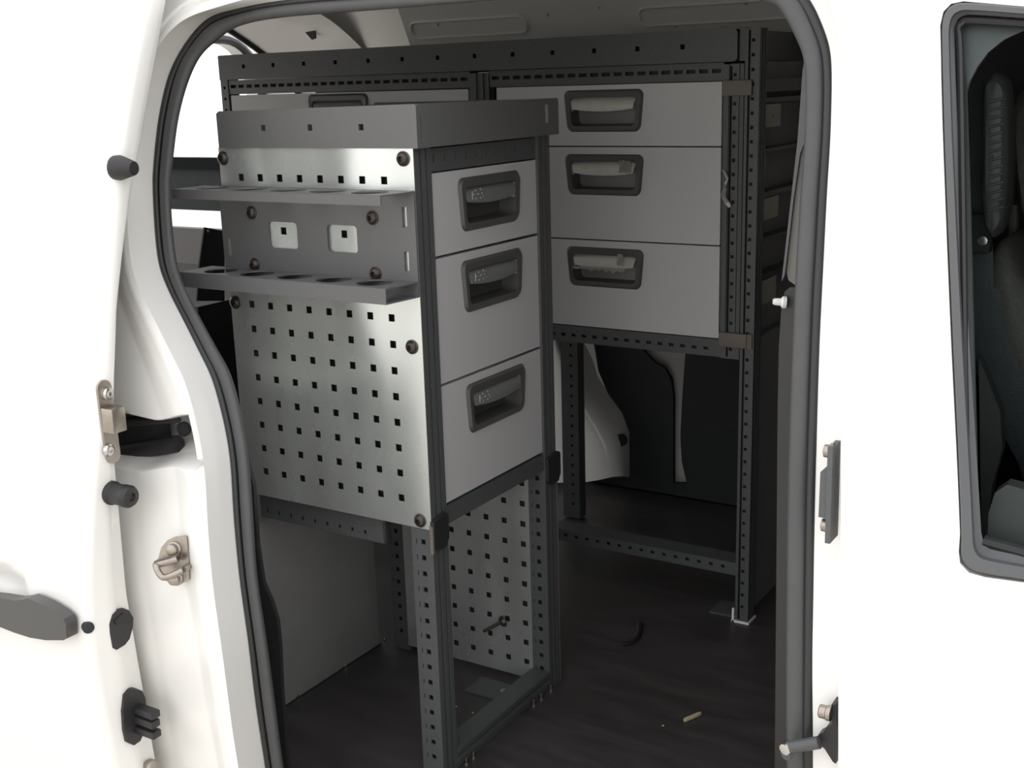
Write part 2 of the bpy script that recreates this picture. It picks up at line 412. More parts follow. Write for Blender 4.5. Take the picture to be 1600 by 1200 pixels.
# rubber seal of the door opening: round bulb with a thin outer lip
t = thing('door_seal', 'black rubber seal running all round the side door opening', 'door seal', (.45, -.2, FLOOR))
bm = B(); pa = [a*.42+b*.58 for a, b in zip(so_, si_)]
rings = []
for a, b, n_ in zip(so_, si_, nrm):
    w = (Vector((a.x, 0, a.z))-Vector((b.x, 0, b.z))).length; mid = a*.36+b*.64; r = w*.36; ring = []
    for k in range(14):
        an = 2*math.pi*k/14; ring.append((mid.x+n_.x*r*math.cos(an), mid.y-.8*r*math.sin(an)-.004, mid.z+n_.z*r*math.cos(an)))
    rings.append(ring)
grid(bm, rings, closed=True); obj('bulb', bm, SEAL, t, smooth=70)
bm = B(); rings = []
for a, b, n_ in zip(so_, si_, nrm):
    w = (Vector((a.x, 0, a.z))-Vector((b.x, 0, b.z))).length; mid = a*.86+b*.14; r = w*.17; ring = []
    for k in range(10):
        an = 2*math.pi*k/10; ring.append((mid.x+n_.x*r*math.cos(an), mid.y-1.1*r*math.sin(an), mid.z+n_.z*r*math.cos(an)))
    rings.append(ring)
grid(bm, rings, closed=True); obj('outer_lip', bm, LIP, t, smooth=70)
# dark lower pillar trim widening towards the step
bm = B(); ys = -.16
q = [on('y', ys, *p) for p in ((380, 700), (396, 760), (402, 850), (411, 910), (424, 940), (433, 970), (437, 1010), (440, 1080), (446, 1160), (452, 1230), (458, 1300), (420, 1300), (385, 1000), (372, 850))]
plate(bm, [[(p.x, p.z) for p in q]], (0, ys, 0), (1, 0, 0), (0, 0, 1), (0, 1, 0), .006)
obj('step_trim', bm, LIP, None, 'dark plastic trim at the foot of the rear door pillar beside the seal', 'trim')

# sliding door rail in its pocket
t = thing('door_rail', 'black sliding door rail lying in the white pocket of the rear pillar', 'door rail', tuple(skin(D_OUT+.05, 235, 690)))
def S(off, x, y): return skin(off, x, y)
a, b = S(D_OUT+.045, 150, 716), S(D_OUT+.045, 279, 693)
bm = B(); tube(bm, [a, b], .0125, 12, ry=.012); obj('guide_tube', bm, RUBBER, t)
a, b = S(D_OUT+.062, 150, 683), S(D_OUT+.062, 257, 673)
bm = B()
for s, e in ((a, b),):
    d = Vector((0, 0, .024)); w = Vector((0, .012, 0))
    vs_ = [bm.verts.new(p) for p in (s-d-w, s+d-w, s+d+w, s-d+w, e-d-w, e+d-w, e+d+w, e-d+w)]
    for f in ((0, 1, 2, 3), (7, 6, 5, 4), (0, 4, 5, 1), (1, 5, 6, 2), (2, 6, 7, 3), (3, 7, 4, 0)): bm.faces.new([vs_[i] for i in f])
obj('channel', bm, BLACK, t)
bm = B(); a, b = S(D_OUT+.028, 150, 664), S(D_OUT+.02, 280, 656); tube(bm, [a, a.lerp(b, .5)+Vector((0, 0, -.002)), b], .004, 8); obj('upper_edge', bm, RUBBER, t)
c = S(D_CR+.066, 288, 670)
bm = B(); lathe(bm, [(.0, .001), (.0085, .001), (.0105, .004), (.0105, -.002)], c, (.2, -1, 0), 18)
obj('pocket_plug', bm, BLACK, None, 'round black plug at the end of the rail pocket in the rear pillar', 'plug')

# striker on the rear jamb
t = thing('door_striker', 'plated steel striker with loop and two bolts on the white rear pillar', 'door striker', tuple(S(D_OUT, 275, 912)))
sc = S(D_CR+.0005, 275, 875); sl = (g(sc.z+.05)-g(sc.z-.05))/.1
SU = Vector((.93, .36, 0)).normalized(); SV = Vector((0, sl, 1)).normalized(); SN = SU.cross(SV).normalized()
if SN.y > 0: SN = -SN
bm = B()
def sp(x, y):
    d = ray(x, y); tt = (sc-CAM).dot(SN)/d.dot(SN); return CAM+d*tt
ol = []
for q in ((262, 842), (272, 838), (290, 837), (292, 842), (298, 884), (299, 906), (296, 909), (278, 914), (270, 911), (255, 899), (250, 885), (249, 870), (253, 853)):
    p = sp(*q)-sc; ol.append((p.dot(SU), p.dot(SV)))
plate(bm, [ol], sc, SU, SV, SN, .004); obj('plate', bm, STEEL, t)
for q in ((275, 856), (278, 902)):
    bm = B(); lathe(bm, [(0, .014), (.005, .014), (.0075, .012), (.008, .005), (.010, .004), (.0105, 0)], sp(*q)+SN*.003, SN, 16); obj('bolt', bm, STEEL, t)
bm = B(); P = [sp(256, 876), sp(256, 876)+SN*.022, sp(272, 893)+SN*.030, sp(298, 884)+SN*.028, sp(296, 884)]
tube(bm, catmull(P, 5), .0045, 10); obj('loop', bm, STEEL, t)
bm = B(); P = [sp(258, 876)+SN*.004, sp(258, 876)+SN*.02, sp(287, 868)+SN*.02, sp(289, 868)+SN*.004]; tube(bm, P, .005, 8); obj('wear_bar', bm, STEEL, t)

# door catch on the front jamb, seen edge on
def jam(x, y, off=D_FL-.02): return skin(off, x, y)
t = thing('door_catch', 'black steel door catch with two bolts on the white front pillar', 'door catch', tuple(jam(1300, 842)))
def edgeplate(name, top, bot, w, m, par, thick=.0035, off=D_FL-.032, depth=.026):
    bm = B(); a, b = skin(off, *top), skin(off, *bot)
    vs_ = []
    for p in (a, b):
        for dx in (0, -w):
            for dy in (-depth/2, depth/2): vs_.append(bm.verts.new((p.x+dx, p.y+dy, p.z)))
    for f in ((0, 1, 3, 2), (6, 7, 5, 4), (0, 4, 5, 1), (1, 5, 7, 3), (3, 7, 6, 2), (2, 6, 4, 0)): bm.faces.new([vs_[i] for i in f])
    return obj(name, bm, m, par)
edgeplate('base_plate', (1307.5, 694), (1303, 843), .005, FRAME, t)
edgeplate('block', (1303, 735), (1300, 805), .0100, FRAME, t, depth=.022)
for q in ((1303, 706), (1299, 822)):
    bm = B(); lathe(bm, [(.009, 0), (.009, .003), (.007, .003), (.0065, .009), (.004, .010), (0, .010)], skin(D_FL-.032, *q), (-1, 0, .0), 14); obj('bolt', bm, STEEL, t)
t = thing('door_check', 'black door stop bracket with long roller arm at the foot of the front pillar', 'door stop', tuple(jam(1300, 1200)))
bm = B(); a = skin(D_FL-.018, 1303, 1102); b = skin(D_FL-.018, 1297, 1215)
q = [skin(D_FL-.018, *p) for p in ((1305, 1101), (1307, 1150), (1302, 1200), (1297, 1196), (1285, 1175), (1276, 1168), (1273, 1160), (1276, 1152), (1284, 1148), (1290, 1138), (1298, 1134), (1299, 1101))]
yy = q[0].y
plate(bm, [[(p.x, p.z) for p in q]], (0, yy, 0), (1, 0, 0), (0, 0, 1), (0, 1, 0), .02); obj('bracket', bm, RUBBER, t)
bm = B(); c = skin(D_FL-.018, 1299, 1115); lathe(bm, [(.008, 0), (.008, .004), (.007, .005), (.007, .011), (.006, .012), (0, .012)], c, (-1, 0, 0), 14); obj('bolt', bm, STEEL, t)
bm = B(); a = skin(D_FL-.02, 1280, 1160); b = skin(D_FL-.022, 1233, 1168); tube(bm, [a, b], .0065, 10); obj('arm', bm, FRAME, t)
bm = B(); c = skin(D_FL-.022, 1230, 1168); lathe(bm, [(.0, -.006), (.006, -.005), (.007, 0), (.006, .006), (0, .007)], c, (.3, 1, .1), 12); obj('roller', bm, CHROME, t)
bm = B(); c = skin(D_FL-.018, 1231, 1177); lathe(bm, [(.0, -.005), (.006, -.004), (.006, .003), (0, .005)], c, (.3, 1, .1), 12); obj('roller_pin', bm, FRAME, t)

# ================================================================== SLIDING DOOR (slid back along the outside)
t = thing('sliding_door', 'white sliding door slid open to the rear with a dark handle', 'sliding door', (-.6, -.33, -1.05))
_in = [(-1.1, -.255), (-.9, -.262), (-.834, -.265), (-.55, -.282), (-.34, -.2754), (-.152, -.2461), (-.0035, -.1999), (.174, -.132), (.26, -.100), (.4, -.03)]
hc = on('y', -.36, 4, 925)
def outer(x, z):
    y = g(z)-.0
    ex = ((x-hc.x+.01)/.055)**2+((z-hc.z-.004)/.030)**2
    if ex < 1: y += .020*(1-ex)**.6
    return y
bm = B()
zs = [-1.10+.016*k for k in range(96)]
xs = [-1.25, -1.0, -.7]+[-.5+.008*k for k in range(61)]
xs = [x for x in xs if x < -.012]+[-.010, -.006, -.003, -.001]
R_ = []
for z in zs:
    row = [(x, outer(x, z)+.010*max(0, (x+.010)/.010)**2, z) for x in xs]
    yi = interp(_in, z); y0 = g(z)+.012
    row += [(0, y0, z), (.001, y0+.3*(yi-y0), z), (.0, y0+.55*(yi-y0), z), (-.004, y0+.62*(yi-y0), z), (-.004, yi-.004, z), (-.008, yi, z), (-.03, yi, z), (-.2, yi+.0, z), (-1.25, yi, z)]
    R_.append(row)
grid(bm, R_); door_skin = obj('door_panel', bm, PAINT, t, smooth=50)
def ed(x, y, X=.0):
    return on('x', X, x, y)
# fittings on the front edge of the sliding door
bm = B(); c = ed(184, 262); lathe(bm, [(.016, -.004), (.0165, .004), (.011, .022), (.009, .028), (.004, .029), (0, .028)], c, (1, .12, -.03), 18); obj('rubber_bumper', bm, RUBBER, t)
bm = B(); c = ed(174, 770); lathe(bm, [(.0165, -.004), (.0165, .004), (.0145, .006), (.0145, .022), (.0155, .024), (.0155, .034), (.013, .038), (.006, .039), (.005, .036), (0, .036)], c, (1, .05, -.02), 22); obj('rubber_bumper', bm, RUBBER, t)
bm = B(); a = ed(168, 659); pl = rect(-.0115, .0115, -.058, .058, .0112, 6)
lean = Vector((0, .0, 1))
plate(bm, [pl], ed(167.5, 659), (0, 1, 0), (0, -.02, 1), (1, 0, 0), .004); lp = obj('latch_plate', bm, STEEL, t)
bm = B(); c = ed(168, 655, .004); box(bm, c.x, c.x+.022, c.y-.010, c.y+.013, c.z-.016, c.z+.018, bev=.002); obj('latch_block', bm, STEEL, lp)
for q in ((167, 615), (169, 703)):
    bm = B(); lathe(bm, [(.0085, 0), (.0085, .003), (.006, .005), (.003, .005), (0, .003)], ed(*q, .004), (1, 0, 0), 16); obj('bolt', bm, CHROME, lp)
def edge_poly(bm, pts, th, mi=0, X=.0):
    P = [ed(*q, X) for q in pts]; plate(bm, [[(p.y, p.z) for p in P]], (X-.002, 0, 0), (0, 1, 0), (0, 0, 1), (1, 0, 0), th, mi)
bm = B()
op = [(192, 950), (200, 953), (207, 965), (206, 980), (201, 998), (194, 1007), (181, 1015), (175, 1012), (171, 990), (170, 975), (175, 960), (184, 952)]
edge_poly(bm, op, .004); rec = obj('lock_recess', bm, RUBBER, t)
bm = B(); edge_poly(bm, [(190, 957), (199, 960), (203, 968), (201, 974), (180, 976), (176, 970)], .006); obj('recess_lip', bm, BLACK, rec)
bm = B(); edge_poly(bm, [(191, 1085), (199, 1076), (208, 1074), (218, 1078), (223, 1090), (224, 1104), (222, 1140), (215, 1156), (205, 1163), (194, 1158), (190, 1140), (188, 1110)], .008); gp = obj('guide_plate', bm, RUBBER, t)
for (x0, y0), (x1, y1) in (((212, 1106), (240, 1105)), ((212, 1120), (242, 1121)), ((214, 1136), (240, 1135))):
    bm = B(); a = ed(x0, y0, .002); b = a+Vector((.045, 0, 0)); box(bm, a.x, a.x+.042, a.y-.008, a.y+.008, a.z-.0055, a.z+.0055, bev=.002); obj('guide_prong', bm, RUBBER, gp)
bm = B(); lathe(bm, [(.013, -.002), (.013, .006), (.008, .010), (0, .010)], ed(234, 1200), (1, 0, 0), 18); obj('edge_plug', bm, STEEL, t)
bm = B(); c = ed(140, 982); lathe(bm, [(.008, -.006), (.008, .002), (0, .004)], c+Vector((-.004, .001, 0)), (1, -.5, 0), 14); obj('edge_plug', bm, BLACK, t)
# outside handle
bm = B()
hp = [skin(-.022, *q) for q in ((-60, 925), (-20, 932), (0, 934), (25, 938), (38, 936), (45, 934), (70, 945), (90, 958), (100, 967), (103, 975), (103, 998), (98, 1001), (70, 1001), (45, 997), (20, 989), (0, 981), (-30, 975), (-60, 972))]
yy = sum(p.y for p in hp)/len(hp)
plate(bm, [[(p.x, p.z) for p in hp]], (0, yy, 0), (1, 0, 0), (0, 0, 1), (0, 1, 0), .018)
bmesh.ops.remove_doubles(bm, verts=bm.verts, dist=1e-5)
obj('door_handle', bm, PLASTIC, t)

# ================================================================== FRONT DOOR
t = thing('front_door', 'white front cab door with a grey framed window beside the front pillar', 'car door', (1.3, -.3, -1.05))
Wout = [(1470, 75), (1469, 40), (1474, 18), (1486, 6), (1505, 2), (1620, 12), (1760, 24), (1760, 935), (1600, 910), (1540, 902), (1514, 895), (1500, 880), (1498, 862), (1500, 835)]
Win = [(1492, 70), (1492, 45), (1500, 28), (1516, 24), (1600, 28), (1755, 40), (1755, 900), (1600, 868), (1546, 861), (1540, 858), (1537, 845), (1533, 835)]
wo_ = [skin(D_OUT, *q) for q in Wout]; wi_ = [skin(D_OUT, *q) for q in Win]
xl = skin(D_OUT, 1314, 600).x
bm = B()
# door skin: laid out flat in (x,z), cut, then laid on the body profile
tb = bmesh.new()
zl = [-1.1+.05*k for k in range(32)]
left = [(skin(D_OUT, x, y).x, skin(D_OUT, x, y).z) for x, y in ((1312, 1290), (1312, 1100), (1313, 900), (1314, 700), (1316, 500), (1320, 300), (1322, 150), (1310, 60), (1295, 0), (1280, -40))]
outl = [(1.70, -1.1)]+[(1.70, z) for z in zl[1:]]
outl = [(left[0][0], -1.1)]+[(1.70, z) for z in zl if z < .40]+[(left[-1][0], .40)]+left[::-1]
vs_ = []
for lp_ in (outl, [(p.x, p.z) for p in wo_]):
    L = [tb.verts.new((a, 0, b)) for a, b in lp_]
    for i in range(len(L)): tb.edges.new((L[i], L[(i+1) % len(L)]))
bmesh.ops.triangle_fill(tb, use_beauty=True, edges=tb.edges[:])
for k in range(40):
    z = -1.08+.04*k
    bmesh.ops.bisect_plane(tb, geom=tb.verts[:]+tb.edges[:]+tb.faces[:], plane_co=(0, 0, z), plane_no=(0, 0, 1))
for v in tb.verts: v.co.y = g(v.co.z)+D_OUT
fr = tb.faces[:]
ex = bmesh.ops.extrude_face_region(tb, geom=fr)
for v in [e for e in ex['geom'] if isinstance(e, bmesh.types.BMVert)]: v.co.y += .035
obj('door_panel', tb, PAINT, t, smooth=40)
# window surround: two stepped rings and the dark corner web
def ring(bm, A, Bp, ya, yb, mi=0):
    n = len(A); a = [bm.verts.new((p.x, g(p.z)+ya, p.z)) for p in A]; b = [bm.verts.new((p.x, g(p.z)+yb, p.z)) for p in Bp]
    for i in range(n): bm.faces.new((a[i], a[(i+1) % n], b[(i+1) % n], b[i])).material_index = mi
N_ = 6
WO = chaikin([skin(D_OUT-.004, *q) for q in Wout])
Wmid = [(x+(8 if x < 1560 else 0), y+(8 if y < 400 else -8 if y > 600 else 0)) for x, y in Wout]
def lerpq(A, Bq, f): return [(a[0]+(b[0]-a[0])*f, a[1]+(b[1]-a[1])*f) for a, b in zip(A, Bq)]
Win14 = [(1490, 75), (1490, 45), (1494, 30), (1503, 24), (1516, 22), (1620, 30), (1755, 42), (1755, 900), (1600, 872), (1552, 862), (1540, 858), (1536, 850), (1533, 840), (1531, 830)]
W1 = chaikin([skin(D_OUT-.008, *q) for q in lerpq(Wout, Win14, .15)])
W2 = chaikin([skin(D_OUT-.008, *q) for q in lerpq(Wout, Win14, .62)])
W3 = chaikin([skin(D_OUT+.002, *q) for q in lerpq(Wout, Win14, .70)])
W4 = chaikin([skin(D_OUT+.002, *q) for q in Win14])
W5 = chaikin([skin(D_OUT+.03, *q) for q in Win14])
bm = B()
ring(bm, WO, W1, D_OUT+.002, D_OUT-.008); ring(bm, W1, W2, D_OUT-.008, D_OUT-.008); ring(bm, W2, W3, D_OUT-.008, D_OUT+.004); ring(bm, W3, W4, D_OUT+.004, D_OUT+.006); ring(bm, W4, W5, D_OUT+.006, D_OUT+.03)
obj('window_frame', bm, TRIMG, t, smooth=35)
bm = B(); P = [skin(D_OUT+.006, *q) for q in ((1512, 860), (1508, 600), (1504, 300), (1500, 80), (1497, 46), (1503, 36), (1516, 32), (1600, 37), (1700, 44))]
tube(bm, catmull(P, 4), .0035, 8); obj('weatherstrip', bm, RUBBER, t)
bm = B(); P = [skin(D_OUT+.012, *q) for q in ((1538, 845), (1600, 862), (1700, 890))]; tube(bm, P, .006, 8, ry=.008); obj('window_sill_strip', bm, BLACK, t)
# grey web behind the glass corner with a rounded edge
bm = B(); q = [skin(D_OUT+.02, *p) for p in ((1496, 30), (1700, 40), (1700, 42), (1640, 42), (1600, 48), (1570, 62), (1545, 82), (1528, 105), (1516, 128), (1511, 145), (1516, 300), (1524, 600), (1530, 850), (1520, 850), (1505, 400))]
plate(bm, [[(p.x, p.z) for p in q]], (0, 0, 0), (1, 0, 0), (0, 0, 1), (0, 1, 0), .006)
for v in bm.verts: v.co.y += g(v.co.z)+D_OUT+.016
obj('glass_border', bm, TRIMG, t)
bm = B(); q = [skin(D_OUT+.012, *p) for p in ((1494, 30), (1740, 38), (1740, 905), (1530, 858))]
vs_ = [bm.verts.new(p) for p in q]; bm.faces.new(vs_)
bmesh.ops.subdivide_edges(bm, edges=bm.edges[:], cuts=8, use_grid_fill=True)
for v in bm.verts: v.co.y = g(v.co.z)+D_OUT+.010
ex = bmesh.ops.extrude_face_region(bm, geom=bm.faces[:])
for v in [e for e in ex['geom'] if isinstance(e, bmesh.types.BMVert)]: v.co.y += .003
obj('window_glass', bm, GLASS, t)

# ================================================================== RACK PARTS
def sq(u, v, s): return rect(u-s/2, u+s/2, v-s/2, v+s/2)
def post(name, par, x0, x1, y0, y1, z0, z1, cols, face='y', pitch=.025, hs=.008, start=.012, m=(FRAME, SHADE), slits=False, ribs=True, groove=False):
    """upright profile: pierced sheet on the front over a dark core, ribbed flank towards +x"""
    bm = B(); holes = []; n = int((z1-z0-2*start)/pitch)
    for k in range(n+1):
        zc = z1-start-k*pitch
        for cx in cols:
            holes.append(sq(cx, zc, hs))
            if slits: holes.append(rect(cx-.0125, cx-.0110, zc-.0045, zc+.0035))
    if groove:
        for cx in cols: holes.append(rect(cx-.0090, cx-.0048, z0+.003, z1-.003))
    plate(bm, [rect(x0, x1, z0, z1)]+holes, (0, y0+.003, 0), N=(0, -1, 0), U=(1, 0, 0), V=(0, 0, 1), t=.003)
    box(bm, x0+.002, x1-.004, y0+.007, y1, z0, z1, 1)
    if ribs:
        w = y1-y0
        for f0, f1 in ((0, .22), (.38, .62), (.76, 1)): box(bm, x1-.0045, x1, y0+.0031+(w-.0031)*f0, y0+.0031+(w-.0031)*f1, z0, z1)
        box(bm, x0, x0+.003, y0+.0031, y1, z0, z1)
    return obj(name, bm, m, par)
def rail(name, par, x0, x1, y0, y1, z0, z1, slots, sw=.012, sh=.007, zc=None, m=(FRAME, SHADE)):
    """level rail facing the open side with a row of slots"""
    bm = B(); zc = zc if zc is not None else (z0+z1)/2
    holes = [rect(s-sw/2, s+sw/2, zc-sh/2, zc+sh/2) for s in slots]
    plate(bm, [rect(x0, x1, z0, z1)]+holes, (0, y0+.003, 0), N=(0, -1, 0), U=(1, 0, 0), V=(0, 0, 1), t=.003)
    box(bm, x0+.001, x1-.001, y0+.007, y1-.001, z0+.002, z1-.002, 1)
    box(bm, x0, x1, y0+.0031, y1, z1-.004, z1); box(bm, x0, x1, y0+.0031, y1, z0, z0+.004)
    return obj(name, bm, m, par)
def railx(name, par, x0, x1, y0, y1, z0, z1, slots, sw=.004, sh=.010, zc=None):
    """level rail facing the front of the van"""
    bm = B(); zc = zc if zc is not None else (z0+z1)/2
    holes = [rect(s-sw/2, s+sw/2, zc-sh/2, zc+sh/2) for s in slots]
    plate(bm, [rect(y0, y1, z0, z1)]+holes, (x1-.003, 0, 0), U=(0, 1, 0), V=(0, 0, 1), N=(1, 0, 0), t=.003)
    box(bm, x0+.001, x1-.007, y0+.001, y1-.001, z0+.002, z1-.002, 1)
    box(bm, x0, x1-.0031, y0, y1, z1-.004, z1); box(bm, x0, x1-.0031, y0, y1, z0, z0+.004)
    return obj(name, bm, (FRAME, SHADE), par)
def button_bolt(par, O, A, r=.0095, name='bolt'):
    bm = B(); lathe(bm, [(r*1.12, 0), (r*1.12, .0015), (r, .002), (r*.9, .0045), (r*.62, .0065), (r*.42, .0068), (r*.38, .0030), (0, .0030)], O, A, 18)
    return obj(name, bm, BOLT, par)
HW, HH = .165, .073
def handle(par, O, U, V, N, grip_mat, film=0, mark=True):
    """recessed pull: bezel, hollow with sloping floor, curved grip flap across the top"""
    O, U, V, N = Vector(O), Vector(U), Vector(V), Vector(N)
    def L(u, v, n): return O+U*u+V*v+N*n
    def loop(du, dv, top, r, n=5):     # tapered rounded outline: narrower at the foot
        a = []
        for u, v in rect(-HW/2+du, HW/2-du, -HH+dv, -top, r, n):
            k = 1-.085*min(1, (-v)/HH); a.append((u*k, v))
        return a
    bm = B()
    o0, o1, i0 = loop(-.002, -.002, -.002, .013), loop(.002, .002, .002, .012), loop(.011, .009, .012, .009)
    ringv = lambda lp_, n: [bm.verts.new(L(u, v, n)) for u, v in lp_]
    R = [ringv(o0, 0), ringv(o1, .0045), ringv(i0, .0035), ringv(i0, -.010)]
    fl = [(u*.93, v*.90-.003) for u, v in i0]; R.append(ringv(fl, -.024))
    for a, b in zip(R, R[1:]):
        for k in range(len(a)): bm.faces.new((a[k], a[(k+1) % len(a)], b[(k+1) % len(a)], b[k]))
    bm.faces.new(R[-1])
    h = obj('handle', bm, PLASTIC, par, smooth=30, recalc=False)
    bm = B(); rows = []; nU = 14
    for j in range(7):
        f = j/6; row = []
        for i in range(nU+1):
            s = i/nU*2-1
            hw = .068-.005*f
            top = -.011; bot = -.0375+.0045*s*s
            v = top+(bot-top)*f
            n = -.004+.011*math.sin(min(1, f*1.25)*math.pi*.55)-.002*s*s
            row.append(L(s*hw, v, n))
        rows.append(row)
    back = [[p-N*.004-(V*.0) for p in r] for r in rows]
    grid(bm, rows); grid(bm, [r for r in back])
    for a, b in ((rows[-1], back[-1]), (rows[0], back[0])): grid(bm, [a, b])
    grid(bm, [[r[0] for r in rows], [r[0] for r in back]]); grid(bm, [[r[-1] for r in rows], [r[-1] for r in back]])
    bmesh.ops.remove_doubles(bm, verts=bm.verts, dist=1e-6)
    gr = obj('grip', bm, [grip_mat], par, label='grip still wrapped in silver film' if film else None)
    return h
def print_mark(par, O, U, V, N):
    """small white printed sign at the left end of a grip: upright bar, brackets and dots on a line"""
    O, U, V, N = Vector(O), Vector(U), Vector(V), Vector(N); bm = B()
    def r(u0, u1, v0, v1): plate(bm, [rect(u0, u1, v0, v1)], O, U, V, N, .0004)
    r(0, .0012, -.007, .005); r(.003, .006, -.0006, .0004); r(.0125, .0175, -.0005, .0006); r(.0245, .027, -.0008, .001); r(.0288, .0294, -.003, .0035)
    r(.0288, .0295, -.004, .0045); r(.0272, .0295, .0038, .0045); r(.0272, .0295, -.0047, -.004)
    for u, v in ((.0085, .0055), (.0215, .0062), (.0095, -.0062), (.0215, -.006)): plate(bm, [circ(u, v, .0011, 8)], O, U, V, N, .0004)
    return obj('printed_sign', bm, MARK, par)
def front(par, O, U, V, N, w, h, hu, t=.016, grip=GRIP, film=0, ht=.013, name='drawer', mark=True, holed=True):
    """drawer: front sheet with handle cut-out (0..w, -h..0), handle centre at hu, handle top ht below the edge"""
    O, U, V, N = Vector(O), Vector(U), Vector(V), Vector(N)
    bm = B(); hole = [(hu+u*.97, -ht-HH*.5+v*.94) for u, v in rect(-HW*.5+.012, HW*.5-.012, -HH*.5+.004, HH*.5-.004, .008)]
    plate(bm, [rect(.0, w, -h, 0, .0015, 2), hole], O-N*t, U, V, N, t)
    d = obj(name, bm, DRAWER, par)
    handle(d, O+U*hu-V*ht, U, V, N, grip, film)
    if mark: print_mark(d, O+U*(hu-.058)-V*(ht+.023)+N*.0072, U, V, N)
    return d

# ================================================================== TALL RACK BESIDE THE DOOR
FX, FY = .317, .36
t = thing('drawer_rack', 'narrow dark rack with three grey drawers, pierced steel side and tube shelf', 'rack', (.14, .18, FLOOR))
post('post', t, .279, FX, .002, .040, FLOOR, .043, (.300,), slits=True)
post('post', t, .281, FX, FY-.036, FY, FLOOR, .043, (.301,), slits=True)
post('post', t, -.024, .012, FY-.036, FY, FLOOR, .043, (-.006,), slits=True)
box_ = B(); box(box_, -.034, .276, .03, FY-.02, -.47, .04); obj('light_block', box_, SHADE, t)  # solid black box added to block light inside the rack
# tray on top
bm = B()
ch = [sq(x, .0712, .0085) for x in (.0553, .1433, .2345)]
plate(bm, [[(-.036, .043), (.328, .043), (.328, .098), (.325, .1005), (-.0305, .0955), (-.036, .092)]]+ch, (0, -.001, 0), U=(1, 0, 0), V=(0, 0, 1), N=(0, -1, 0), t=.003)
sl = [rect(.0045, .0065, .055, .087), rect(.331, .340, .062, .090), circ(.0055, .050, .0012, 8), circ(.337, .055, .0012, 8)]
plate(bm, [[(-.001, .043), (.372, .043), (.372, .094), (.369, .0985), (-.001, .1005)]]+sl, (.325, 0, 0), U=(0, 1, 0), V=(0, 0, 1), N=(1, 0, 0), t=.003)
box(bm, -.036, .325, .369, .372, .043, .0975); box(bm, -.036, -.033, .0, .369, .043, .094); box(bm, -.033, .324, .0, .369, .045, .048)
box(bm, .312, .3245, .0025, .368, .0955, .0985)
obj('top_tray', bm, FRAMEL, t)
bm = B(); box(bm, .3251, .3262, .331, .340, .062, .090); obj('tray_lining', bm, GALV, t)
# pierced galvanised side sheet
holes = [sq(.038*i, -.038*j, .0105) for i in range(8) for j in range(13)]
bm = B(); plate(bm, [rect(-.0415, FX, -.4975, .0428)]+holes, (0, .0015, 0), U=(1, 0, 0), V=(0, 0, 1), N=(0, -1, 0), t=.0015)
pp = obj('perforated_panel', bm, GALV, t, label='shiny galvanised sheet with rows of square holes')
bm = B(); box(bm, -.030, .276, .010, .014, -.47, .04); obj('hole_shade', bm, SHADE, t)  # black sheet behind the holes, standing in for the shade inside
for x, z in ((-.0327, .0276), (.3003, .0293), (-.0336, -.1891), (.2993, -.2285), (.2985, -.4853)): button_bolt(pp, (x, 0, z), (0, -1, 0), .0092)
# two-tier tube shelf bolted to the sheet
bm = B()
y0 = -.002
bh = [rect(.0499, .1055, -.1015, -.0625, .006), rect(.1615, .216, -.1020, -.0630, .006), rect(.2963, .3040, -.0617, -.0344), rect(.2963, .3040, -.1219, -.0951), rect(-.036, -.029, -.117, -.089)]
plate(bm, [rect(-.0445, .318, -.156, -.013)]+bh, (0, y0, 0), U=(1, 0, 0), V=(0, 0, 1), N=(0, -1, 0), t=.002)
cx = [.2665-.0725*k for k in range(5)]
X0 = -.075
tp = [circ(c, .031, .0255, 28) for c in cx]
XYs = dict(U=(1, 0, 0), V=(0, -1, 0), N=(0, 0, -1))
plate(bm, [[(X0, .0), (.318, .0), (.311, .064), (X0, .064)]]+tp, (0, y0, -.013), t=.002, **XYs)
box(bm, X0, .311, y0-.0655, y0-.0635, -.0265, -.0135)
plate(bm, [[(X0, .0), (.318, .0), (.311, .064), (X0, .064)]]+tp, (0, y0, -.135), t=.002, **XYs)
box(bm, X0, .311, y0-.0655, y0-.0635, -.157, -.1355)
plate(bm, [[(X0, .0), (.318, .0), (.311, .064), (X0, .064)]], (0, y0, -.155), t=.002, **XYs)
box(bm, X0, X0+.002, y0-.0635, y0, -.156, -.136)
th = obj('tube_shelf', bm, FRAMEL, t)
for x, z in ((.0194, -.0508), (.2457, -.0507), (.0173, -.1278), (.2458, -.1280)): button_bolt(th, (x, y0-.002, z), (0, -1, 0), .0088)
# drawers
DX, DY0, DY1 = .3125, .0383, .3372
dz = [(.0062, .1172), (-.1122, .1825), (-.2960, .1773)]
for z, h in dz:
    h_ = h-.0012 if z > -.2 else h
    d = front(t, (DX, DY0, z), (0, 1, 0), (0, 0, 1), (1, 0, 0), DY1-DY0, h_-.0018, .1525, ht=.0135)
# rails
railx('rail', t, .285, FX-.004, .041, FY-.037, .0085, .040, [.052+.0265*k for k in range(11)], zc=.026)
railx('rail', t, .285, FX-.002, .041, FY-.037, -.503, -.4755, [], zc=-.48)
railx('rail', t, .283, FX-.002, .041, FY-.037, FLOOR, FLOOR+.034, [], zc=-.88)
bm = B(); box(bm, FX-.0015, FX+.002, .041, FY-.037, FLOOR+.012, FLOOR+.019); box(bm, FX-.0015, FX+.002, .041, FY-.037, FLOOR+.028, FLOOR+.034); obj('rail_lip', bm, FRAME, t)
rail('rail', t, -.034, .215, .016, .03, -.5425, -.499, [-.02+.025*k for k in range(9)], sw=.005, sh=.006, zc=-.530)
bm = B(); box(bm, .192, .218, .018, .034, -.545, -.505, bev=.003); obj('rail_clip', bm, BLACK, t)
